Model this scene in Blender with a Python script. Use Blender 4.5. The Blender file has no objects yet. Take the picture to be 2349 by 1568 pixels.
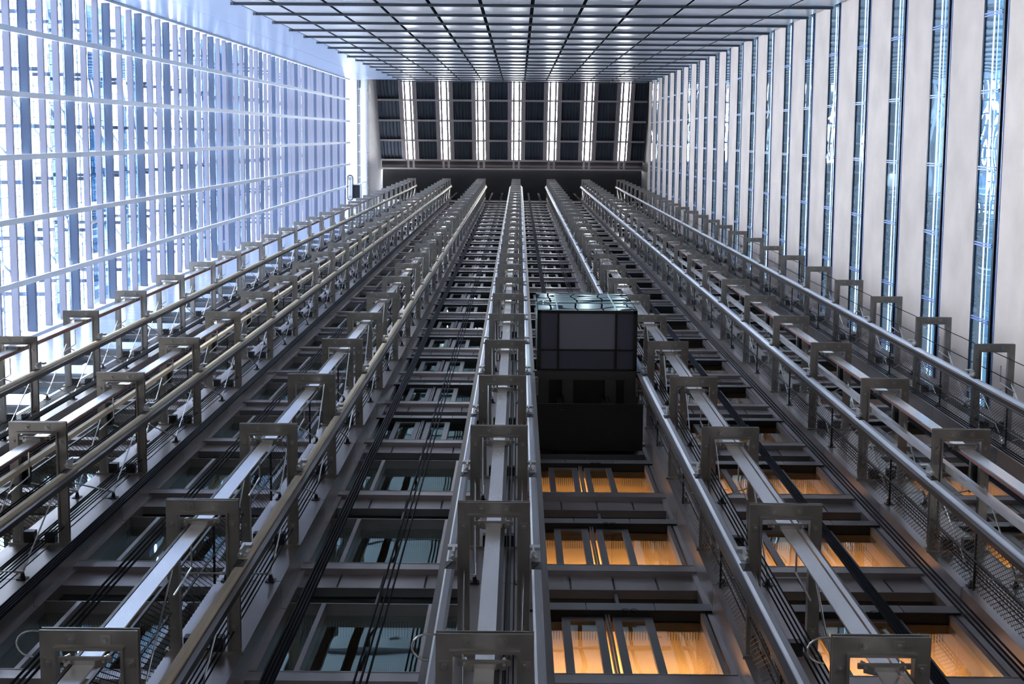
import bpy, math, random
from mathutils import Matrix, Vector
random.seed(7)
S = bpy.context.scene
C = S.collection

# ---------------------------------------------------------------- camera
IW, IH = 2349.0, 1568.0
F, VX, VY, ROLL = 3547.158, 1190.879, 309.798, 0.007875
zc = Vector((VX - IW/2, -(VY - IH/2), -F)).normalized()
xc = Vector((1, -ROLL, -(zc[0] - zc[1]*ROLL)/zc[2])).normalized()
yc = zc.cross(xc)
camd = bpy.data.cameras.new('camera')
cam = bpy.data.objects.new('camera', camd); C.objects.link(cam)
camd.sensor_width = 36; camd.lens = F/IW*36; camd.clip_start = .05; camd.clip_end = 1000
M = Matrix((xc, yc, zc))          # rows: world axes seen by the camera
cam.matrix_world = M.to_4x4()
S.camera = cam

# ---------------------------------------------------------------- world, exposure
w = bpy.data.worlds.new('sky'); S.world = w; w.use_nodes = True
nt = w.node_tree; nt.nodes.clear()
bg = nt.nodes.new('ShaderNodeBackground'); wo = nt.nodes.new('ShaderNodeOutputWorld')
bg.inputs[1].default_value = 26.0
tcw = nt.nodes.new('ShaderNodeTexCoord'); spw = nt.nodes.new('ShaderNodeSeparateXYZ'); rw = nt.nodes.new('ShaderNodeValToRGB')
nt.links.new(tcw.outputs['Generated'], spw.inputs[0]); nt.links.new(spw.outputs[2], rw.inputs[0])
nt.links.new(rw.outputs[0], bg.inputs[0]); nt.links.new(bg.outputs[0], wo.inputs[0])
rw.color_ramp.elements[0].position = 0; rw.color_ramp.elements[0].color = (.13, .13, .135, 1)      # plaza and streets below the horizon
rw.color_ramp.elements[1].position = .06; rw.color_ramp.elements[1].color = (.84, .85, .87, 1)     # overcast sky
ez = rw.color_ramp.elements.new(1.0); ez.color = (1.3, 1.33, 1.38, 1)
S.view_settings.view_transform = 'Standard'; S.view_settings.look = 'None'
S.view_settings.gamma = 1; S.view_settings.use_curve_mapping = False
S.view_settings.exposure = 0.0

# ---------------------------------------------------------------- dimensions (metres)
FH = 3.7                 # floor height
PX = [-.2011 + (i-3)*2.6305 for i in range(7)]     # the seven bracket columns
H0 = 9.897               # lowest portal bracket
NK = 30
YO, YF = 3.275, 4.70     # outer edge of brackets, face of the piers
XL, XR, YB = -11.47, 8.778, -3.634
ZS = 13.89               # sill of the lowest visible landing
FLOOR = -1.6

# ---------------------------------------------------------------- materials
def mat(name, col, rough=.5, metal=0., spec=.5, noise=None, bump=None):
    m = bpy.data.materials.new(name); m.use_nodes = True
    n = m.node_tree.nodes; l = m.node_tree.links
    b = n['Principled BSDF']
    b.inputs['Base Color'].default_value = (*col, 1)
    b.inputs['Roughness'].default_value = rough
    b.inputs['Metallic'].default_value = metal
    b.inputs['Specular IOR Level'].default_value = spec
    tc = n.new('ShaderNodeTexCoord')
    if noise:
        sc, amt, stretch = noise
        mp = n.new('ShaderNodeMapping'); mp.inputs['Scale'].default_value = stretch
        l.new(tc.outputs['Object'], mp.inputs[0])
        t = n.new('ShaderNodeTexNoise'); t.inputs['Scale'].default_value = sc; t.inputs['Detail'].default_value = 5
        l.new(mp.outputs[0], t.inputs[0])
        r = n.new('ShaderNodeMapRange'); r.inputs[1].default_value = .3; r.inputs[2].default_value = .7
        r.inputs[3].default_value = 1-amt; r.inputs[4].default_value = 1+amt*.6
        l.new(t.outputs[0], r.inputs[0])
        x = n.new('ShaderNodeVectorMath'); x.operation = 'SCALE'; x.inputs[0].default_value = col
        l.new(r.outputs[0], x.inputs[3]); l.new(x.outputs[0], b.inputs['Base Color'])
    if bump:
        t = n.new('ShaderNodeTexNoise'); t.inputs['Scale'].default_value = bump[0]
        l.new(tc.outputs['Object'], t.inputs[0])
        bp = n.new('ShaderNodeBump'); bp.inputs['Strength'].default_value = 1; bp.inputs['Distance'].default_value = bump[1]
        l.new(t.outputs[0], bp.inputs['Height']); l.new(bp.outputs[0], b.inputs['Normal'])
    return m

def glass(name, tint, refl, wave=None, trans=(1, 1, 1), power=1):
    m = bpy.data.materials.new(name); m.use_nodes = True
    n = m.node_tree.nodes; l = m.node_tree.links; n.remove(n['Principled BSDF'])
    t = n.new('ShaderNodeBsdfTransparent'); t.inputs[0].default_value = (*trans, 1)
    g = n.new('ShaderNodeBsdfGlossy'); g.inputs[0].default_value = (*tint, 1); g.inputs['Roughness'].default_value = .0
    f = n.new('ShaderNodeLayerWeight'); f.inputs[0].default_value = .5
    r = n.new('ShaderNodeMapRange'); r.inputs[1].default_value = 0; r.inputs[2].default_value = 1
    r.inputs[3].default_value = refl[0]; r.inputs[4].default_value = refl[1]
    pw = n.new('ShaderNodeMath'); pw.operation = 'POWER'; pw.inputs[1].default_value = power
    l.new(f.outputs['Facing'], pw.inputs[0]); l.new(pw.outputs[0], r.inputs[0])
    x = n.new('ShaderNodeMixShader'); l.new(r.outputs[0], x.inputs[0]); l.new(t.outputs[0], x.inputs[1]); l.new(g.outputs[0], x.inputs[2])
    l.new(x.outputs[0], n['Material Output'].inputs[0])
    if wave:
        tc = n.new('ShaderNodeTexCoord'); ns = n.new('ShaderNodeTexNoise'); ns.inputs['Scale'].default_value = wave[0]; ns.inputs['Detail'].default_value = 0
        l.new(tc.outputs['Object'], ns.inputs[0])
        bp = n.new('ShaderNodeBump'); bp.inputs['Distance'].default_value = wave[1]; l.new(ns.outputs[0], bp.inputs['Height'])
        l.new(bp.outputs[0], g.inputs['Normal'])
    return m

def emit(name, col, st):
    m = bpy.data.materials.new(name); m.use_nodes = True
    n = m.node_tree.nodes; n.remove(n['Principled BSDF'])
    e = n.new('ShaderNodeEmission'); e.inputs[0].default_value = (*col, 1); e.inputs[1].default_value = st
    m.node_tree.links.new(e.outputs[0], n['Material Output'].inputs[0]); return m

def perforated(name, base, dark, period, rough, metal):
    m = bpy.data.materials.new(name); m.use_nodes = True
    n = m.node_tree.nodes; l = m.node_tree.links; b = n['Principled BSDF']
    tc = n.new('ShaderNodeTexCoord'); sp = n.new('ShaderNodeSeparateXYZ'); l.new(tc.outputs['Object'], sp.inputs[0])
    a = n.new('ShaderNodeMath'); a.operation = 'MULTIPLY'; a.inputs[1].default_value = 6.2832/period; l.new(sp.outputs[0], a.inputs[0])
    s = n.new('ShaderNodeMath'); s.operation = 'SINE'; l.new(a.outputs[0], s.inputs[0])
    r = n.new('ShaderNodeMapRange'); r.inputs[1].default_value = -.4; r.inputs[2].default_value = .4; l.new(s.outputs[0], r.inputs[0])
    x = n.new('ShaderNodeMix'); x.data_type = 'RGBA'; x.inputs[6].default_value = (*dark, 1); x.inputs[7].default_value = (*base, 1)
    l.new(r.outputs[0], x.inputs[0]); l.new(x.outputs[2], b.inputs['Base Color'])
    b.inputs['Roughness'].default_value = rough; b.inputs['Metallic'].default_value = metal
    return m

def meshmat(name, col, cell, wire):
    # expanded metal: diamond holes cut by transparency
    m = bpy.data.materials.new(name); m.use_nodes = True
    n = m.node_tree.nodes; l = m.node_tree.links; b = n['Principled BSDF']
    b.inputs['Base Color'].default_value = (*col, 1); b.inputs['Roughness'].default_value = .6
    tc = n.new('ShaderNodeTexCoord'); sp = n.new('ShaderNodeSeparateXYZ'); l.new(tc.outputs['Object'], sp.inputs[0])
    def mth(op, a, bb):
        q = n.new('ShaderNodeMath'); q.operation = op
        for i, v in enumerate((a, bb)):
            if v is None: continue
            if isinstance(v, (int, float)): q.inputs[i].default_value = v
            else: l.new(v, q.inputs[i])
        return q.outputs[0]
    u = mth('MULTIPLY', sp.outputs[1], 1/cell); v = mth('MULTIPLY', sp.outputs[2], .45/cell)
    def band(s):
        fr = mth('FRACT', s, None); return mth('LESS_THAN', fr, wire)
    k = mth('MAXIMUM', band(mth('ADD', u, v)), band(mth('SUBTRACT', u, v)))
    t = n.new('ShaderNodeBsdfTransparent'); x = n.new('ShaderNodeMixShader')
    l.new(k, x.inputs[0]); l.new(t.outputs[0], x.inputs[1]); l.new(b.outputs[0], x.inputs[2]); l.new(x.outputs[0], n['Material Output'].inputs[0])
    return m

BR = (3, .6, (1, 1, 1))
steel = mat('bracket_steel', (.37, .35, .32), .3, .65, noise=(2.5, .25, (1, 1, 1)))
bolt_m = mat('bolt_steel', (.42, .41, .4), .3, .9)
zinc = mat('zinc_steel', (.6, .6, .6), .3, .85)
rail_m = mat('rail_steel', (.58, .62, .72), .6, .2, noise=(3, .12, (1, 1, .1)))
rail_warm_lit = mat('warm_lit_rail_steel', (.72, .6, .43), .6, .2, noise=(3, .15, (1, 1, .1)))  # warm reflected light of the left side, put into the steel colour
plate_m = mat('guide_plate', (.97, .96, .99), .2, .75, noise=(2.2, .12, (1, 1, .25)))
black = mat('black_metal', (.012, .012, .014), .45)
gird = mat('girder_blue_grey', (.07, .085, .11), .4, .3)
dark = mat('dark_metal', (.03, .03, .033), .4, .3)
brown = mat('dark_brown_rail', (.035, .022, .018), .35, .3)
red = mat('red_oxide_edge', (.16, .035, .022), .5)
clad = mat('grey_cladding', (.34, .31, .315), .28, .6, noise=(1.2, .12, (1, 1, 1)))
clad_pale = mat('pale_blue_cladding', (.36, .45, .64), .25, .3)  # paler, bluer cladding used beside the left wall
beamgrey = mat('grey_beam', (.25, .25, .26), .4, .4)
mull_m = mat('mullion_grey', (.2, .2, .215), .4, .4)
cable_m = mat('black_cable', (.01, .012, .02), .9, spec=.15)
conc = mat('fair_faced_concrete', (.63, .545, .51), .75, noise=(.9, .13, (1, 1, 1)))
white = mat('white_paint', (.86, .89, .94), .4)
finA = mat('blue_grey_fin', (.15, .2, .31), .4)
finB = mat('pale_grey_fin', (.43, .43, .53), .4)
darkblue = mat('dark_window_frame', (.02, .035, .06), .3, .4)
bluebar = mat('blue_window_bar', (.26, .36, .72), .35, .3)
g_lobby = glass('lobby_glass', (.42, .58, .6), (.05, .42), wave=(1.6, .0035), trans=(.8, .8, .8))
g_left = glass('facade_glass', (.75, .85, 1), (.05, .95), trans=(.93, .97, 1), power=2.6)
g_outer = glass('outer_tinted_glass', (.6, .8, 1), (.05, .4), trans=(.10, .17, .24))
g_right = glass('ribbon_glass', (.6, .82, .97), (.1, .5), wave=(1.2, .003), trans=(.8, .92, 1))
g_cab = glass('cabin_glass', (.75, .95, .95), (.6, .98), wave=(1.1, .004), trans=(.5, .6, .6))
g_roof = glass('roof_glass', (1, 1, 1), (.02, .1))
perf = perforated('perforated_sheet', (.93, .93, .97), (.62, .66, .76), .045, .24, .22)
perf_in = perforated('lobby_perforated_sheet', (.6, .55, .5), (.2, .17, .14), .03, .5, 0)
corr = mat('corrugated_steel', (.13, .16, .2), .33, .6)
roofbeam = mat('roof_beam_grey', (.68, .62, .62), .45, .3)
lobby_wall = mat('lobby_plaster', (.52, .42, .3), .6)
room_m = mat('room_plaster', (.4, .55, .62), .6)
warm = emit('warm_cove_light', (1, .5, .16), 62)
warm_dim = emit('warm_cove_light_dim', (1, .5, .17), 14)
tube = emit('added_tube_glow', (.9, .95, 1), 8)  # glow added behind the ribbon windows to make the panes luminous
added_blind_m = mat('added_pale_blue_blind', (.42, .68, .84), .6, noise=(2.5, .3, (1, .12, 2.5)))
stone = mat('dark_stone_floor', (.08, .08, .085), .3)
mesh_m = meshmat('expanded_metal', (.02, .02, .022), .05, .2)
ext_m = mat('exterior_blue_steel', (.12, .17, .26), .5, .2)

# ---------------------------------------------------------------- mesh helpers
class MB:
    def __init__(s): s.v = []; s.f = []; s.m = []
    def add(s, vs, fs, mi=0):
        b = len(s.v); s.v += vs; s.f += [tuple(i+b for i in f) for f in fs]; s.m += [mi]*len(fs); return s
    def box(s, x0, x1, y0, y1, z0, z1, mi=0):
        return s.add([(x0,y0,z0),(x1,y0,z0),(x1,y1,z0),(x0,y1,z0),(x0,y0,z1),(x1,y0,z1),(x1,y1,z1),(x0,y1,z1)],
              [(0,3,2,1),(4,5,6,7),(0,1,5,4),(1,2,6,5),(2,3,7,6),(3,0,4,7)], mi)
    def prism(s, pts, axis, a, b, mi=0):
        # pts: polygon in the two other axes; extruded along axis from a to b
        n = len(pts)
        def P(p, t):
            return {'x': (t, p[0], p[1]), 'y': (p[0], t, p[1]), 'z': (p[0], p[1], t)}[axis]
        vs = [P(p, a) for p in pts] + [P(p, b) for p in pts]
        fs = [tuple(range(n-1, -1, -1)), tuple(range(n, 2*n))] + [(i, (i+1) % n, n+(i+1) % n, n+i) for i in range(n)]
        return s.add(vs, fs, mi)
    def rod(s, p, q, r, n=6, mi=0, r2=None):
        p = Vector(p); q = Vector(q); d = (q-p).normalized(); r2 = r if r2 is None else r2
        u = d.orthogonal().normalized(); v = d.cross(u)
        vs = []
        for c, rr in ((p, r), (q, r2)):
            for i in range(n):
                a = 2*math.pi*i/n; vs.append(tuple(c + u*rr*math.cos(a) + v*rr*math.sin(a)))
        fs = [tuple(range(n-1, -1, -1)), tuple(range(n, 2*n))] + [(i, (i+1) % n, n+(i+1) % n, n+i) for i in range(n)]
        return s.add(vs, fs, mi)
    def tube(s, pts, r, n=6, mi=0):
        for a, b in zip(pts, pts[1:]): s.rod(a, b, r, n, mi)
        return s
    def build(s, name, mats, parent=None, loc=(0, 0, 0), smooth=False, bevel=0):
        me = bpy.data.meshes.new(name); me.from_pydata(s.v, [], s.f)
        if not isinstance(mats, (list, tuple)): mats = [mats]
        for m in mats: me.materials.append(m)
        me.polygons.foreach_set('material_index', s.m)
        import bmesh
        bm = bmesh.new(); bm.from_mesh(me); bmesh.ops.recalc_face_normals(bm, faces=bm.faces); bm.to_mesh(me); bm.free()
        if smooth: me.shade_smooth()
        o = bpy.data.objects.new(name, me); o.location = loc; C.objects.link(o)
        if parent: o.parent = parent
        if bevel:
            b = o.modifiers.new('edge', 'BEVEL'); b.width = bevel; b.segments = 1; b.limit_method = 'ANGLE'
        return o

def tag(o, label=None, cat=None, group=None, kind=None):
    if label: o['label'] = label
    if cat: o['category'] = cat
    if group: o['group'] = group
    if kind: o['kind'] = kind
    return o
def struct(o): o['kind'] = 'structure'; return o
def empty(name, loc):
    o = bpy.data.objects.new(name, None); o.location = loc; o.empty_display_size = .2; C.objects.link(o); return o
kids = {}
def copy_tree(o, parent=None):
    c = o.copy(); C.objects.link(c); c.parent = parent
    for ch in o.children: copy_tree(ch, c)
    return c

ONES = ['', 'first', 'second', 'third', 'fourth', 'fifth', 'sixth', 'seventh', 'eighth', 'ninth', 'tenth', 'eleventh', 'twelfth',
        'thirteenth', 'fourteenth', 'fifteenth', 'sixteenth', 'seventeenth', 'eighteenth', 'nineteenth']
def nth(n):
    if n < 20: return ONES[n]
    t, o = divmod(n, 10); T = {2: 'twent', 3: 'thirt', 4: 'fort', 5: 'fift', 6: 'sixt', 7: 'sevent', 8: 'eight', 9: 'ninet'}[t]
    return T+'ieth' if o == 0 else T+'y-'+ONES[o]
ROWS = ['leftmost', 'second from left', 'third from left', 'central', 'third from right', 'second from right', 'rightmost']

# ================================================================ SETTING
struct(MB().box(XL-.6, 11, -5, 9, FLOOR-.3, FLOOR).build('floor', stone))
# solid wall below the glazing, side closures
struct(MB().box(XL-.5, XL, YB, 5.0, FLOOR, 27.5).build('wall_left', white))
# back of the lobbies
struct(MB().box(XL-.5, XR+.6, 6.9, 7.1, FLOOR, 119).build('wall_front', dark))
# back wall behind the camera, carries the perforated sheets
b = MB().box(-8.1, XR+.4, YB-.25, YB-.06, 24, 107.3)
struct(b.build('wall_back', mat('matte_black_backing', (.008, .008, .01), .95, spec=.1)))
b = MB().box(XL, -9.72, YB-.25, YB, 24, 105.3); b.box(-9.71, -8.02, YB-.25, YB, 24, 105.3)
struct(MB().box(XL, XR, YB-.25, YB-.06, .6, 24).build('wall_back_base', dark)); bpy.data.objects['wall_back_base'].name = 'wall_back_lower'
struct(MB().box(XL, XR, YB-.1, YB-.08, FLOOR, .6).build('window_41', glass('added_base_glass', (1, 1, 1), (.05, .3))))  # unseen glazed strip, added to let daylight in from below
struct(b.build('wall_back_panel', clad_pale))
bpy.data.objects['wall_back_panel'].name = 'wall_back_left'

# ---------------- right wall: concrete bands and window ribbons
b = MB()
b.box(XR, XR+.35, YB-.2, 5.6, FLOOR, 28.34-FH*2)
for k in range(-2, 21):
    z = 28.34 + FH*k
    b.box(XR, XR+.35, YB-.2, 5.6, z+1.52, z+FH)
struct(b.build('wall_right', conc))
win = None
for k in range(-2, 21):
    z = 28.34 + FH*k
    if win is None:
        win = empty('window_1', (XR, 0, z)); struct(win)
        f = MB().box(0.0, .07, YB, 5.5, 0, .04).box(.02, .1, YB, 5.5, .04, .40).box(-.012, .06, YB, 5.5, .18, .22)
        f.box(.005, .05, YB, 5.5, 1.47, 1.52); f.build('window_frame', darkblue, win)
        MB().box(-.015, .02, YB, 5.5, -.035, -.0).build('sill_trim', bluebar, win)
        q = MB()
        for j in range(-1, 6):
            y = -2.305 + 1.43*j
            if y > 5.2: continue
            q.box(.0, .03, y-.035, y-.012, .40, 1.47).box(.0, .03, y+.012, y+.035, .40, 1.47)
        q.build('glazing_bar', bluebar, win)
        MB().box(.02, .026, YB, 5.5, .40, 1.47).build('glass_pane', g_right, win)
        MB().box(.26, .28, YB, 5.5, .40, 1.60).build('added_blind', added_blind_m, win)  # pale sheet added behind the glass to catch the tube glow
        MB().rod((.15, YB, 1.34), (.15, 5.5, 1.34), .013, 6).build('added_glow_tube', tube, win)  # glowing tubes added to brighten the panes and draw their bright lines
        MB().rod((.17, YB, 1.16), (.17, 5.5, 1.16), .006, 6).build('added_glow_tube', tube, win)
        q = MB().box(.35, 1.6, YB, 5.6, 1.6, 1.7).box(1.5, 1.6, YB, 5.6, -1.6, 1.6); q.build('room_ceiling', room_m, win)
        o = win
    else:
        o = copy_tree(win); o.location.z = z; o.name = 'window_%d' % (k+3)
# closure behind right rooms
struct(MB().box(XR+1.9, XR+2.0, YB-.2, 7, FLOOR, 112).build('wall_right_rooms', dark))

# ---------------- left wall: glass, fins and posts
NF = int((105-31.2)/(FH/3))
g = MB().box(XL-.24, XL-.225, YB, 4.75, 27.5, 105)
struct(g.build('window_40', g_left))
finmesh = {}
for i in range(NF):
    z = 36.5 - FH + (i-1)*FH/3
    a = (i-1) % 3 == 0
    if a not in finmesh:
        m = MB().box(-.16, 0, YB, 4.72, 0, .035).box(-.02, 0, YB, 4.72, .035, .14).box(-.22, -.2, YB, 4.72, .035, .2) if a else \
            MB().box(-.15, 0, YB, 4.72, 0, .035).box(-.02, 0, YB, 4.72, .035, .12)
        o = m.build('facade_fin', finA if a else finB, loc=(XL, 0, z)); finmesh[a] = o
    else:
        o = finmesh[a].copy(); C.objects.link(o); o.location.z = z
    tag(o, ('broad blue-grey' if a else 'pale grey') + ' horizontal fin on the left glass wall, %s fin from the bottom' % nth(i+1), 'fin', 'horizontal fins of the left glass wall')
PY = [-2.278, -.839, .583, 2.02, 3.46]
for i, y in enumerate(PY):
    o = empty('facade_post', (XL, y, 31.2))
    MB().box(.0, .09, -.065, .065, 0, 73.8).build('post_face', white, o)
    tag(o, 'white post running up the left glass wall, %s from the top edge of the photo' % nth(i+1), 'post', 'white posts of the left glass wall')
o = MB().box(XL-.2, XL+.1, YB-.02, YB+.07, 31.2, 105).build('trim_1', white); struct(o)
o = MB().box(XL-.2, XL+.12, 4.72, 4.86, 31.2, 105).build('trim_2', white); struct(o)
# outside: maintenance screen and walkways
q = MB()
for i in range(0, 110): q.box(-13.62, -13.6, -6, 7, 31+i*.75, 31+i*.75+.025)
for i in range(0, 30): q.box(-13.6, -13.58, -6+i*.43, -6+i*.43+.02, 31, 112)
tag(q.build('exterior_wire_screen', ext_m), 'wire grid screen standing outside the left glass wall', 'screen')
for i in range(0, 66):
    z = 31.5+i*FH/3
    if i % 3 == 1: continue
    o = MB().box(-12.42, -12.40, -5, 6.5, 0, .55 if i % 3 else .75).build('outer_glass_band', g_outer, None, (0, 0, z))
    tag(o, 'tinted glass band outside the left glass wall, %s from the bottom' % nth(i+1), 'glass band', 'tinted glass bands outside the left wall')
wk = None
for k in range(0, 20):
    z = 32.6+FH*k
    if wk is None:
        wk = empty('exterior_walkway', (-12.9, 0, z))
        q = MB()
        for j in (0, 3, 6): q.box(-.5+j*.11, -.5+j*.11+.03, -6, 7, 0, .05)
        q.build('grating', ext_m, wk)
        q = MB()
        for j in range(-4, 5): q.box(-.65, .75, j*1.44-.14-.05, j*1.44-.14+.05, -.12, 0)
        q.build('cantilever', ext_m, wk)
        q = MB()
        for j in range(-2, 3): q.rod((.4, j*2.88-.8, -1.6), (.4, j*2.88+.7, 1.9), .06, 5)
        q.build('diagonal_strut', white, wk)
        o = wk
    else: o = copy_tree(wk); o.location.z = z
    tag(o, 'steel walkway outside the left glass wall, %s level from the bottom' % nth(k+1), 'walkway', 'walkways outside the left glass wall')

# ---------------- back wall: perforated sheets and girders
JX = [-8.02]+[-6.893 + 1.448*i for i in range(11)]+[XR]
def girder_z(k): return 44.2 + FH*k
pan = {}
for k in range(-5, 17):
    z = girder_z(k)
    for j in range(len(JX)-1):
        wdt = round(JX[j+1]-JX[j]-.11, 3)
        if wdt not in pan:
            o = MB().box(0, wdt, -.03, 0, 0, FH-.09).build('perforated_panel', perf); pan[wdt] = o
        else: o = pan[wdt].copy(); C.objects.link(o)
        o.location = (JX[j]+.055, YB, z+.045)
        tag(o, 'perforated metal panel, %s column from the left, %s' % (nth(j+1), '%s row from the photo top' % nth(k+2) if k > -2 else '%s row above the photo' % nth(-1-k)), 'panel', 'perforated panels of the top wall')
gd = None
for k in range(-5, 18):
    z = girder_z(k)
    if gd is None:
        gd = empty('wall_girder', (0, YB, z))
        MB().box(-8.04, XR-.02, .005, .08, -.03, .0).box(-8.04, XR-.02, .065, .08, .0, .10).build('flange', gird, gd)
        MB().box(-8.12, -8.04, .005, .085, -.05, .12).build('end_plate', mull_m, gd)
        o = gd
    else: o = copy_tree(gd); o.location.z = z
    tag(o, 'dark horizontal girder across the perforated wall, %s' % ('%s from the top of the photo' % nth(k+2) if k > -2 else '%s beyond the top of the photo' % nth(-1-k)), 'girder', 'girders of the perforated wall')

# ================================================================ ELEVATOR FRONT
def zfr(k): return H0 + FH*k
# ---- piers (structure)
for i, x in enumerate(PX):
    b = MB()
    for k in range(-3, NK-1):
        z0 = zfr(k)+2.3; z1 = z0+FH-.018
        for (a, c) in ((-.345, -.125), (-.105, .105), (.125, .345)): b.box(a, c, YF, YF+.04, z0, z1)
        b.box(-.345, -.325, YF+.04, 5.3, z0, z1).box(.325, .345, YF+.04, 5.3, z0, z1)
        b.box(-.40, -.345, 5.0, 5.25, z0, z1).box(.345, .40, 5.0, 5.25, z0, z1)
    b.box(-.32, .32, YF+.035, 5.3, FLOOR, 116, 1)
    struct(b.build('trim_%d' % (i+3), [clad, black], loc=(x, 0, 0)))

# ---- portal brackets
def portal_mb(simple=False):
    m = MB(); D = YF-YO
    for z in ((0, .055) if not simple else (0,)):
        h = .014 if not simple else .07
        m.box(-.327, .327, 0, .125, z, z+h)
        m.box(-.327, -.215, .125, D, z, z+h)
        m.box(.215, .327, .125, D, z, z+h)
    if not simple:
        m.box(-.31, .31, .03, .045, .014, .055)
    m.box(-.235, .235, .11, .13, -.035, .069)
    m.box(-.235, -.215, .13, D, -.035, .069); m.box(.215, .235, .13, D, -.035, .069)
    m.box(-.36, .36, D-.03, D, -.05, .10)
    return m
def bolt(parent, x, y, nm='bolt'):
    b = MB().box(-.034, .034, -.034, .034, -.008, 0, 1).rod((0, 0, -.008), (0, 0, -.03), .019, 6).rod((0, 0, -.03), (0, 0, -.04), .012, 8)
    return b.build(nm, [bolt_m, steel], parent, (x, y, 0))
def rod_part(parent, p, q, r=.009, nm='brace_rod'):
    return MB().rod(p, q, r, 6).rod(p, Vector(p).lerp(Vector(q), .12), r*1.9, 6).build(nm, zinc, parent)

D = YF-YO
def make_portal(side, kind, detail):
    """side: +1 guide rail on the right, -1 on the left, 0 both"""
    t = empty('portal_bracket', (0, 0, 0))
    portal_mb(detail < 1).build('frame', steel, t)
    if detail >= 1:
        bx = None
        for (x, y) in ((-.115, .06), (.115, .06), (-.27, .22), (.27, .22), (-.27, 1.18), (.27, 1.18)):
            if bx is None: bx = bolt(t, x, y)
            else:
                c = bx.copy(); C.objects.link(c); c.parent = t; c.location = (x, y, 0)
    if kind != 'none':
        h = MB().box(-.175, .175, .15, .185, -.10, -.075)
        h.prism([(-.14, -.10), (.14, -.10), (.08, -.15), (-.08, -.15)], 'y', .155, .21)
        h = h.build('hanger_bracket', steel, t)
        if detail >= 1:
            for x in (-.13, .13): MB().rod((x, .168, -.13), (x, .168, .0), .011, 6).rod((x, .168, -.075), (x, .168, -.05), .02, 6).build('hanger_bolt', zinc, h)
    sides = (1, -1) if side == 0 else (side,)
    for s in sides:
        c = MB()
        c.box(s*.327, s*.40, .50, .62, -.04, .13); c.box(s*.35, s*.37, .42, .50, -.12, .10)
        if detail >= 1:
            c.rod((s*.36, .46, -.12), (s*.36, .46, -.18), .018, 6); c.rod((s*.37, .56, -.04), (s*.37, .56, -.1), .02, 6)
            c.box(s*.33, s*.42, .44, .47, .1, .2)
        c.build('rail_clip', [zinc], t)
    for s in (-1, 1):
        if detail >= 1:
            sp = MB().box(s*.235-.05, s*.235+.05, D-.012, D, 2.24, 2.36).rod((s*.235, D, 2.3), (s*.235, D-.09, 2.3), .035, 6, 0, .014)
            sp = sp.build('rod_bracket', black, t)
            rod_part(t, (s*.235, D-.08, 2.3), (s*.27, .62, FH-.02)); rod_part(t, (s*.235, D-.08, 2.3), (s*.27, .72, .15))
        else:
            MB().rod((s*.235, D-.05, 2.3), (s*.27, .62, FH), .01, 4).build('brace_rod', zinc, t)
    if detail >= 1 and kind in ('pad', ):
        q = MB()
        for j in range(5): q.rod((-side*.30, .5+j*.05, .2), (-side*.17, .5+j*.05, .2), .1-.012*abs(j-2), 10)
        q.build('buffer_stack', black, t)
    if detail >= 1 and side != 0:
        s = -side
        MB().rod((s*.1, .35, -.02), (s*.1, .62, -.02), .009, 6).rod((s*.1, .62, -.02), (s*.1, .66, -.75), .009, 6).build('conduit', zinc, t)
    # foot clamps on the pier
    q = MB()
    for s in (-1, 1): q.box(s*.12-.06, s*.12+.06, D-.16, D-.03, -.06, .06)
    q.box(-.07, .07, D-.06, D-.04, -.04, .04)
    q.build('foot_clamp', black, t)
    return t
# per column: side of the rail, extras
COL = [(1, 'plain', 3), (1, 'pad', 1), (1, 'plain', 0), (0, 'plain', 0), (-1, 'plain', 0), (-1, 'pad', 1), (-1, 'none', 3)]
proto = {}
for i, x in enumerate(PX):
    side, kind, k0 = COL[i]
    for k in range(k0, NK):
        det = 1 if k < 14 else 0
        key = (side, kind, det)
        if key not in proto: o = proto[key] = make_portal(*key)
        else: o = copy_tree(proto[key])
        o.location = (x, YO, zfr(k))
        n = k-k0+1
        tag(o, 'grey steel portal bracket, %s pier, %s from the bottom' % (ROWS[i], nth(n)), 'bracket', 'portal brackets on the piers')
for i, k in ((1, 1), (2, 0), (3, 0), (4, 0), (6, 5)):
    pass
def hook(x, z, s):
    pts = [(x, YO+.02, z+.02)]
    for a in range(0, 190, 20):
        t = math.radians(a); pts.append((x-s*.0-.05-.11*math.sin(t), YO+.1-.09*math.cos(t), z+.0))
    o = MB().tube(pts, .007, 6).build('hook_rod', zinc); return o
for i, k in ((2, 0), (3, 0), (4, 0)):
    o = hook(PX[i]-.327, zfr(k)+.02, 1)
    tag(o, 'bent steel hook on the left of the lowest bracket of the %s pier' % ROWS[i], 'hook', 'hooks beside the lowest brackets')

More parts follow.
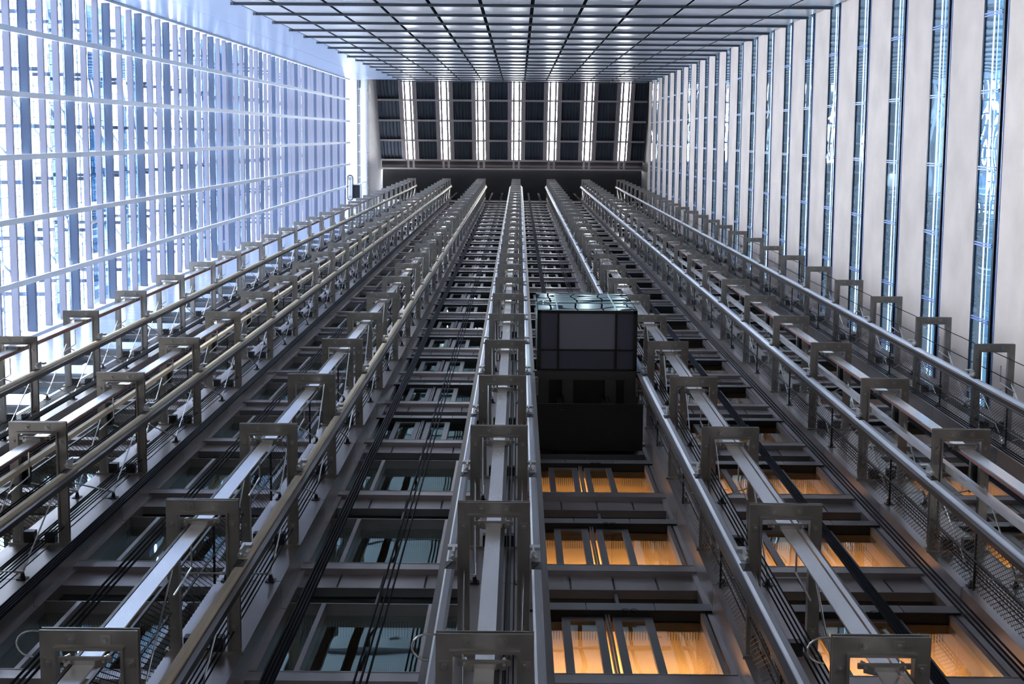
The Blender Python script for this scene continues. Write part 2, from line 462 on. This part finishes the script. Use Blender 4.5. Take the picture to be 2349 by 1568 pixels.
# ---- guide rails and plates, one per column side
TOP = 117.6
def rail(x, s, lab):
    o = empty('guide_rail', (x, 3.83, 0))
    w_ = .042
    prof = [(-w_, -.02), (-w_*.55, -.045), (w_*.55, -.045), (w_, -.02), (w_, .03), (w_*.4, .05), (-w_*.4, .05), (-w_, .03)]
    MB().prism(prof, 'z', 0, TOP-1).build('rail_head', rail_warm_lit if x < -1 else rail_m, o)  # left rails take the copy of the steel with warm light in its colour
    q = MB()
    q.box(s*.042, s*.10, -.0, .06, 0, TOP-1); q.box(s*.0, s*.06, .06, .085, 0, TOP-1)
    q.build('rail_back', brown, o)
    fp = None
    for k in range(0, 18):
        z = zfr(k)-.35
        if fp is None:
            q = MB()
            for j in range(4): q.box(-.03+.012*j-.0, -.018+.012*j, -.055, -.043, j*.05, j*.05+.03)
            q.box(-.045, .045, -.047, -.044, -.02, .22)
            fp = q.build('fishplate', [black], o, (0, 0, z))
        else:
            c = fp.copy(); C.objects.link(c); c.parent = o; c.location = (0, 0, z)
    tag(o, lab, 'rail', 'car guide rails')
for i, x in enumerate(PX):
    side = COL[i][0]
    for s in ((1, -1) if side == 0 else (side,)):
        rail(x+s*.385, s, 'long steel guide rail clipped to the %s side of the %s pier brackets' % ('right' if s > 0 else 'left', ROWS[i]))

def strip(i, parts, nm, lab):
    o = empty(nm, (PX[i], 0, 0))
    for pn, m, bx in parts: MB().box(*bx, 0, TOP-2).build(pn, m, o)
    tag(o, lab, 'guide', 'flat counterweight guides')
    return o
strip(0, [('face_plate', plate_m, (-.075, .075, 3.46, 3.475)), ('edge_web', red, (.06, .075, 3.475, 3.53))], 'counterweight_guide', 'white flat guide with red edge held inside the leftmost pier brackets')
strip(1, [('face_plate', plate_m, (-.075, .075, 3.46, 3.475)), ('edge_web', red, (.06, .075, 3.475, 3.51))], 'counterweight_guide', 'white flat guide with red edge inside the brackets second from left')
strip(1, [('face_plate', rail_warm_lit, (-.16, -.1, 3.74, 3.80)), ], 'counterweight_guide', 'warm-lit lower guide bar inside the brackets second from left')
strip(2, [('face_plate', plate_m, (-.065, .075, 3.46, 3.475)), ('edge_web', brown, (-.095, -.07, 3.455, 3.5))], 'counterweight_guide', 'grey-white flat guide inside the brackets third from left')
strip(3, [('face_plate', plate_m, (-.065, .065, 3.46, 3.475)), ('edge_web', dark, (.066, .10, 3.47, 3.53))], 'counterweight_guide', 'grey-white flat guide running down the centre of the central brackets')
strip(3, [('face_plate', black, (.14, .155, 3.60, 3.63))], 'counterweight_guide', 'thin black bar right of the central flat guide')
strip(4, [('face_plate', plate_m, (-.065, .065, 3.46, 3.475)), ('edge_web', brown, (.125, .15, 3.47, 3.5)), ('side_plate', plate_m, (.08, .12, 3.455, 3.5))], 'counterweight_guide', 'grey-white flat guide inside the brackets third from right')
strip(5, [('face_plate', plate_m, (-.075, .075, 3.46, 3.475)), ('edge_web', red, (-.075, -.06, 3.475, 3.51))], 'counterweight_guide', 'white flat guide with red edge inside the brackets second from right')
strip(5, [('face_plate', plate_m, (-.2, -.13, 3.66, 3.74))], 'counterweight_guide', 'blue-white lower guide bar inside the brackets second from right')

# ---- cables
cab_n = 0
def cable(x, y, r, z0, lab, grp):
    o = MB().rod((0, 0, 0), (0, 0, 114-z0), r, 6).build('suspension_cable', cable_m, None, (x, y, z0))
    tag(o, lab, 'cable', grp)
for i, x in enumerate(PX):
    s = COL[i][0] or 1
    for j in range(5):
        cable(x+s*.10+s*j*.042, 4.5+.0*j, .0075, 0, 'thin black cable in the close bundle in front of the %s pier face' % ROWS[i], 'cables in front of the %s pier' % ROWS[i])
    if i in (1, 4):
        for j in range(4):
            cable(x-.12+j*.04, 4.1, .008, 0, 'thin black cable strung through the legs of the brackets %s' % ROWS[i], 'cables through the brackets %s' % ROWS[i])
BAYN = ['first', 'second', 'third', 'fourth', 'fifth', 'sixth']
for i in range(6):
    x0 = PX[i]
    if i == 3: zz = 24.2
    else: zz = 0
    for j in range(4): cable(x0+.86+j*.03, 4.22, .016, zz, 'thick black cable, left bundle in the %s open bay from the left' % BAYN[i], 'left cable bundle of the %s bay' % BAYN[i])
    for j in range(3): cable(x0+1.58+j*.05, 4.22, .011, zz, 'black cable, right bundle in the %s open bay from the left' % BAYN[i], 'right cable bundle of the %s bay' % BAYN[i])
for j in range(2):
    o = MB().rod((0, 0, 0), (0, 0, 114), .007, 6).build('suspension_cable', cable_m, None, (PX[6]+.02-j*.12, 3.42+j*.27, 0))
    tag(o, '%s thin black cable crossing in front of the empty rightmost brackets' % ('upper', 'lower')[j], 'cable')

# ---- wire mesh screens between brackets
ms = None
for i in (1, 2, 4, 5, 6):
    s = COL[i][0]
    for k in range(COL[i][2]-1, 16):
        xx = PX[i] + (-.30 if s < 0 else -.30)
        if ms is None:
            ms = empty('mesh_screen', (0, 0, 0))
            MB().add([(0, 4.02, 0), (0, 4.64, 0), (0, 4.64, FH-.2), (0, 4.02, FH-.2)], [(0, 1, 2, 3)]).build('expanded_mesh', mesh_m, ms)
            MB().box(-.012, .012, 4.0, 4.02, 0, FH).box(-.012, .012, 4.32, 4.335, 0, FH).box(-.012, .012, 4.0, 4.65, -.02, .01).box(-.012, .012, 4.0, 4.65, FH/2, FH/2+.02).build('screen_frame', black, ms)
            o = ms
        else: o = copy_tree(ms)
        o.location = (xx, 0, zfr(k)+.15)
        tag(o, 'black wire mesh screen beside the %s pier, %s level from the bottom' % (ROWS[i], nth(k+2)), 'screen', 'wire mesh screens beside the piers')

# ---- landings
BW = 2.6305-.66
def landing(kind, lit):
    t = empty('elevator_landing', (0, 0, 0)); h = BW/2
    cl = clad if kind != 'left' else clad_pale
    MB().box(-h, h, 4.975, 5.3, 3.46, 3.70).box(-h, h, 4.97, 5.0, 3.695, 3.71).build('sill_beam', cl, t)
    p = MB(); n = 4
    for j in range(n):
        a = -h+j*2*h/n+.012; p.box(a, a+2*h/n-.024, 5.046, 5.07, 2.87, 3.46)
    p.box(-h, h, 5.07, 5.2, 2.87, 3.46, 1)
    p.build('spandrel_panel', [cl, black], t)
    MB().box(-h, h, 5.02, 5.12, 2.845, 2.865).box(-.015, .02, 5.06, 5.14, 2.2, 2.85).box(h-.06, h-.03, 5.06, 5.14, 2.2, 2.85).build('transom_frame', mull_m, t)
    MB().box(-h, h, 5.13, 5.14, 2.2, 2.85).build('transom_glass', g_lobby, t)
    if kind == 'door':
        q = MB()
        for a, c in ((-h, -h+.62), (-h+.63, -h+1.35), (-h+1.36, h)): q.box(a, c, 4.975, 5.0, 1.98, 2.22)
        q.box(-h, h, 5.0, 5.2, 1.99, 2.21, 1); q.box(-h, h, 4.98, 5.2, 1.97, 1.99, 1)
        hb = q.build('header_beam', [beamgrey, black], t)
        MB().rod((.05, 4.97, 1.98), (.05, 5.0, 1.98), .04, 8).rod((.14, 4.97, 1.98), (.14, 5.0, 1.98), .04, 8).build('door_sensor', black, t)
        for sgn, (a, c) in ((-1, (-h+.36, -h+.80)), (1, (-h+.90, -h+1.32))):
            d = empty('door_leaf', (0, 0, 0)); d.parent = t
            q = MB().box(a, a+.085, 5.04, 5.085, 0, 1.94).box(c-.085, c, 5.04, 5.085, 0, 1.94).box(a+.085, c-.085, 5.04, 5.085, 1.86, 1.94).box(a+.085, c-.085, 5.04, 5.085, 0, .08)
            q.build('leaf_frame', mull_m, d)
            MB().box(a+.085, c-.085, 5.06, 5.068, .08, 1.86).build('leaf_glass', g_lobby, d)
        q = MB().box(-h+.82, -h+.838, 5.02, 5.08, 0, 1.97).box(-h+.85, -h+.868, 5.02, 5.08, 0, 1.97).box(-h, -h+.02, 5.06, 5.1, 0, 1.97).box(h-.14, h-.09, 5.0, 5.1, 0, 1.97)
        q.box(-h, h, 5.1, 5.2, 1.94, 1.97)
        q.build('mullion', mull_m, t)
        MB().box(-h, -h+.36, 5.09, 5.1, 0, 1.97).box(-h+1.32, h, 5.09, 5.1, 0, 1.97).build('side_glass', g_lobby, t)
    else:
        MB().box(-h, h, 5.0, 5.14, 2.195, 2.215).build('header_ledge', cl, t)
        MB().box(-h+.42, -h+.47, 5.0, 5.14, 0, 2.2).build('mullion', cl, t); MB().box(h-.40, h-.35, 5.0, 5.14, 0, 2.2).build('mullion', cl, t)
        MB().box(-h, h, 5.13, 5.14, 0, 2.2).build('window_glass', g_lobby, t)
    # lobby inside
    q = MB().box(-h-.05, h+.05, 5.15, 6.7, 2.25, 2.3, 0).box(-h-.06, -h-.02, 5.15, 6.7, .02, 2.25).box(h+.02, h+.06, 5.15, 6.7, .02, 2.25).box(-h, h, 6.4, 6.5, .02, 2.25)
    q.build('lobby_shell', lobby_wall, t)
    q = MB()
    for a in (-.78, -.3, .2, .7):
        for y in (5.3, 5.98): q.box(a-.17, a+.17, y-.09, y+.09, 2.235, 2.248)
    q.build('lobby_ceiling_panel', perf_in, t)
    q = MB().box(-h+.02, h-.02, 5.8, 5.84, 2.0, 2.04)
    lp = q.build('cove_lamp', {0: dark, 1: warm_dim, 2: warm}[lit], t)
    return t
lp = {}
def kindlit(i, k):
    kind = 'door' if (i >= 3 or (i == 2 and k > 2)) else 'window'
    lit = 0 if i < 3 else 2 if k < 3 else 1 if k < {3: 3, 4: 8, 5: 6}[i] else 0
    return kind, lit
for i in range(6):
    for k in range(-1, 28):
        if i in (0, 5) and k < 0: continue
        key = kindlit(i, k)
        if key not in lp: o = lp[key] = landing(*key)
        else: o = copy_tree(lp[key])
        o.location = ((PX[i]+PX[i+1])/2, 0, ZS+FH*k)
        tag(o, '%s landing front in the %s bay from the left, %s storey up' % ('lit orange' if key[1] else 'dark', BAYN[i], nth(k+2)), 'elevator landing', 'elevator landing fronts')
# left annex landings
al = None
for k in range(1, 25):
    if al is None:
        al = empty('side_landing', (0, 0, 0))
        q = MB()
        for z in (0, .74, 1.48, 2.22, 2.96): q.box(-11.35, -9.85, 4.9, 4.93, z+.006, z+.734)
        q.box(-9.84, -8.45, 4.9, 4.93, 2.55, 3.05).box(-9.84, -8.45, 4.9, 4.93, 3.06, 3.70)
        q.build('cladding_panel', clad_pale, al)
        MB().box(-11.4, -9.85, 4.93, 4.96, 0, 3.7).build('backing', black, al)
        MB().box(-9.84, -9.8, 4.9, 5.2, 0, 2.55).box(-8.6, -8.55, 4.9, 5.2, 0, 2.55).box(-9.8, -8.6, 4.95, 5.05, .0, .05).box(-9.8, -8.6, 4.95, 5.05, 1.7, 1.76).box(-9.8, -8.6, 4.93, 5.2, 2.5, 2.55).build('window_frame', mull_m, al)
        MB().box(-9.8, -8.6, 5.1, 5.11, 0, 2.5).build('window_glass', g_left, al)
        MB().box(-9.9, -8.5, 5.2, 6.6, 2.7, 2.8).box(-9.9, -8.5, 6.5, 6.6, 0, 2.7).build('inner_ceiling', room_m, al)
        o = al
    else: o = copy_tree(al)
    o.location = (0, 0, ZS+FH*k)
    tag(o, 'pale blue clad landing between left glass wall and leftmost pier, %s storey up' % nth(k), 'elevator landing', 'pale landings beside the left glass wall')
# right edge strip of the front, beside the concrete wall
struct(MB().box(PX[6]+.4, XR, 5.0, 5.3, FLOOR, 112).build('wall_front_right', conc))

# ================================================================ ELEVATOR CABIN
cb = empty('elevator_cabin', (1.135, 3.3, 25.0))
cx0, cx1, cy0, cy1 = -.815, .815, -.48, .51
q = MB().box(cx0, cx1, cy0, cy0+.05, 0, .06).box(cx0, cx1, cy1-.03, cy1, 0, .06).box(cx0, cx0+.06, cy0, cy1, 0, .06).box(cx1-.06, cx1, cy0, cy1, 0, .06)
q.box(-.49, -.455, cy0, cy1, .005, .05).box(.455, .49, cy0, cy1, .005, .05).box(cx0, cx1, .155, .185, .005, .05)
q.build('floor_frame', black, cb)
MB().box(-.455, .455, cy0+.05, .155, .03, .06).build('floor_panel', mat('cabin_floor_grey', (.30, .30, .37), .6), cb)
q = MB().box(cx0+.06, -.49, cy0+.05, .155, .03, .06).box(.49, cx1-.06, cy0+.05, .155, .03, .06).box(cx0+.06, cx1-.06, .185, cy1-.03, .03, .06)
q.build('floor_panel', mat('cabin_floor_dark', (.12, .12, .17), .6), cb)
MB().box(cx0, cx1, cy0, cy0+.012, .06, 2.7).box(cx0, cx0+.012, cy0, cy1, .06, 2.7).box(cx1-.012, cx1, cy0, cy1, .06, 2.7).build('cabin_glass', g_cab, cb)
q = MB().box(-.49, -.47, cy0-.01, cy0, 0, 2.7).box(.47, .49, cy0-.01, cy0, 0, 2.7).box(cx0, cx1, cy0-.01, cy0, 1.15, 1.18)
q.build('glass_joint', mat('glass_edge', (.3, .45, .45), .3), cb)
q = MB().rod((-.68, cy0-.03, 1.2), (-.68, cy0, 1.2), .03, 8).rod((.68, cy0-.03, 1.2), (.68, cy0, 1.2), .03, 8); q.build('glass_clamp', zinc, cb)
MB().box(cx0, cx1, cy0, cy1, 2.7, 2.8).build('cabin_roof', dark, cb)
MB().box(cx0+.02, cx1-.02, cy0+.02, cy0+.1, .06, .3).box(cx0+.02, cx1-.02, cy0+.1, cy1, .07, .09).build('cabin_interior', dark, cb)
q = MB().box(cx0-.06, cx1+.06, cy1, cy1+.14, -.05, .1).box(-.40, -.22, cy1+.14, cy1+.6, -.1, .05).box(.30, .48, cy1+.14, cy1+.6, -.1, .05)
q.box(cx0-.02, cx0+.2, cy1+.14, cy1+.6, .05, .1); q.box(cx1-.2, cx1+.02, cy1+.14, cy1+.6, .05, .1)
q.build('sling_beam', mat('sling_grey', (.09, .088, .085), .45, .3), cb)
MB().box(cx0-.02, cx1+.04, cy1+.02, cy1+.65, .16, .2).build('cabin_apron_plate', black, cb)
for s in (-1, 1):
    q = MB(); x = s*.86
    q.rod((x-.05, .66, -.1), (x+.05, .66, -.1), .07, 12).rod((x-.05, .80, -.12), (x+.05, .80, -.12), .06, 12).box(x-.07, x-.03, .6, .9, -.16, .1).box(x+.03, x+.07, .6, .9, -.12, .1)
    q.rod((x, .72, -.25), (x, .72, .0), .015, 6)
    q.build('guide_roller', zinc if False else bolt_m, cb)
q = MB().box(cx0-.03, cx1+.05, cy1+.4, 1.66, -.85, -.8).box(cx0, cx1, cy1+.12, cy1+.4, .1, .15).box(-.45, -.38, 1.0, 1.05, -.9, -.3).box(.42, .5, 1.0, 1.05, -.9, -.3)
q.box(cx0, cx1, 1.6, 1.66, -.8, 3)
q.build('machine_apron', black, cb)
MB().box(cx0, cx1, cy1-.02, cy1+.02, .1, 2.7).build('rear_wall', black, cb)
tag(cb, 'glass elevator cabin with dark underside hanging in the bay right of centre', 'elevator')

# ================================================================ ROOF
def zr(y): return 112.6 + (y+3.6)*.70
def slab(m, x0, x1, y0, y1, t0, t1, mi=0):
    m.add([(x0, y0, zr(y0)+t0), (x1, y0, zr(y0)+t0), (x1, y1, zr(y1)+t0), (x0, y1, zr(y1)+t0),
           (x0, y0, zr(y0)+t1), (x1, y0, zr(y0)+t1), (x1, y1, zr(y1)+t1), (x0, y1, zr(y1)+t1)],
          [(0, 3, 2, 1), (4, 5, 6, 7), (0, 1, 5, 4), (1, 2, 6, 5), (2, 3, 7, 6), (3, 0, 4, 7)], mi)
RY = [-3.9, -2.46, -1.01, .44, 1.9]
edges = [-10.3] + [x for p in PX for x in (p-.62, p+.62)] + [9.3]
XBL = [(edges[i], edges[i+1]) for i in range(0, 16, 2)]
for bi, (a, c) in enumerate(XBL):
    for ri in range(4):
        y0, y1 = RY[ri]+.005, RY[ri+1]-.005
        q = MB(); n = max(2, round((c-a)/.25)); st = (c-a)/n
        prof = []
        for j in range(n):
            x = a+j*st
            prof += [(x, 0), (x+st*.55, 0), (x+st*.68, .12), (x+st*.86, .12)]
        prof.append((c, 0))
        for (p0, p1) in zip(prof, prof[1:]):
            q.add([(p0[0], y0, zr(y0)+.3-p0[1]), (p1[0], y0, zr(y0)+.3-p1[1]), (p1[0], y1, zr(y1)+.3-p1[1]), (p0[0], y1, zr(y1)+.3-p0[1]),
                   (p0[0], y0, zr(y0)+.45), (p1[0], y0, zr(y0)+.45), (p1[0], y1, zr(y1)+.45), (p0[0], y1, zr(y1)+.45)],
                  [(0, 3, 2, 1), (4, 5, 6, 7)])
        o = q.build('corrugated_roof_sheet', corr)
        tag(o, 'dark corrugated roof sheet, %s column from the left, %s row from the top' % (nth(bi+1), nth(ri+1)), 'roof sheet', 'corrugated roof sheets')
for ri, y in enumerate(RY[1:]):
    q = MB(); slab(q, -10.3, 9.3, y-.07, y+.07, .0, .28)
    tag(q.build('roof_purlin', roofbeam), 'grey cross beam under the roof, %s from the top' % nth(ri+1), 'beam', 'roof cross beams')
q = MB(); slab(q, -10.3, 9.3, 2.48, 2.6, -.15, .15)
tag(q.build('roof_purlin', roofbeam), 'pale long beam at the lower edge of the roof above the dark soffit', 'beam')
for i, x in enumerate(PX):
    sk = empty('window_%d' % (50+i), (0, 0, 0)); struct(sk)
    q = MB(); slab(q, x-.36, x+.36, -3.9, 1.95, .32, .34); q.build('glass_pane', g_roof, sk)
    q = MB()
    for a, c in ((x-.64, x-.54), (x-.52, x-.45), (x-.43, x-.33), (x+.33, x+.43), (x+.45, x+.52), (x+.54, x+.64)): slab(q, a, c, -3.9, 1.9, .05, .3)
    slab(q, x-.62, x-.36, -3.9, 1.95, .31, .36, 1); slab(q, x+.36, x+.62, -3.9, 1.95, .31, .36, 1)
    slab(q, x-.62, x+.62, 1.9, 1.95, .05, .3); q.build('curb_rail', [roofbeam, dark], sk)
    q = MB()
    for j in range(8):
        y = -3.3+j*.725; slab(q, x-.42, x+.42, y-.025, y+.025, .25, .31)
    q.build('glazing_bar', darkblue, sk)
    o = empty('roof_twin_beam', (0, 0, 0))
    for s in (-1, 1):
        q = MB(); slab(q, x+s*.2-.07, x+s*.2+.07, -3.9, 2.48, -.15, .1)
        q.build('beam', roofbeam, o)
    tag(o, 'pair of grey beams below the %s skylight strip from the left' % nth(i+1), 'beam', 'paired beams under the skylights')
# dark soffit over the elevator fronts, roof closures
struct(MB().box(-10.4, 9.4, 2.6, 7.1, 117.7, 118.2).build('ceiling', black))
q = MB(); slab(q, -10.4, 9.4, 1.97, 2.5, .4, .5); struct(q.build('ceiling_eaves', dark)); bpy.data.objects['ceiling_eaves'].name = 'trim_20'
struct(MB().box(-8.4, XR+.6, 4.9, 5.1, 114.4, 117.7).build('trim_21', black))
struct(MB().box(XR+.5, XR+.7, -4.2, 7, 105, 118).build('trim_22', dark))
struct(MB().box(XL, 9.4, -4.2, -3.9, 105, 113).build('trim_23', dark))
struct(MB().box(-10.4, -10.3, -4.2, 7, 105.5, 118.2).build('trim_24', white))
struct(MB().box(XL-.3, -10.3, -4.2, 7, 106.5, 106.8).build('trim_25', white))
struct(MB().box(XL-.3, -8.4, 4.9, 5.2, 102.5, 118).build('trim_26', white))
# ducts and rungs beside the left wall head
for x, r, m_, lab in ((-11.15, .10, white, 'white duct along the head of the left wall'), (-10.98, .05, mull_m, 'grey pipe beside the white duct at the wall head'), (-10.85, .035, darkblue, 'dark blue conduit beside the grey pipe at the wall head')):
    tag(MB().rod((x, -3.62, 106.51-r), (x, 4.88, 106.51-r), r, 8).build('service_pipe', m_), lab, 'pipe')
q = empty('white_grille', (0, 0, 0))
for j in range(5): MB().rod((-10.75+j*.11, -3.1, 105.7), (-10.75+j*.11, 4.4, 105.7), .025, 6).build('grille_bar', white, q)
for y in (-3.0, -1.9, -.7, .1, 1.2, 2.1, 2.9, 3.6): MB().rod((-10.9, y, 105.62), (-10.2, y+.05, 105.62), .03, 6).build('cross_bar', white, q)
tag(q, 'white slatted grille beside the pale roof fascia at upper left', 'grille')
q = empty('pulley_carriage', (-10.75, 3.4, 99))
a = MB(); pts = []
for t in range(0, 361, 20):
    r = math.radians(t); pts.append((.17*math.cos(r), (.62 if math.sin(r) > 0 else -.62)+.17*math.sin(r), 0))
a.tube(pts, .035, 6); a.build('housing', darkblue, q)
for y in (-.6, .6):
    MB().rod((0, y, -.04), (0, y, .06), .12, 14).build('pulley_wheel', zinc, q)
MB().box(-.05, .08, -.5, .5, 0, .05).build('connecting_plate', white, q)
MB().rod((0, .2, .05), (0, .2, 7.52), .03, 8).build('hanger_rod', white, q)
tag(q, 'small twin-wheel pulley unit at the top end of the left wall', 'pulley')
q = empty('framed_box', (-10.35, 3.65, 99))
MB().box(-.3, -.22, -.5, .5, 0, .3).box(.22, .3, -.5, .5, 0, .3).box(-.22, .22, -.5, -.42, 0, .3).box(-.22, .22, .42, .5, 0, .3).build('box_frame', white, q)
MB().box(-.22, .22, -.42, .42, .1, .12).build('box_panel', dark, q)
MB().rod((0, -.46, .2), (0, -.46, 7.52), .025, 8).build('hanger_rod', white, q)
tag(q, 'white framed box beside the small pulley unit', 'box')
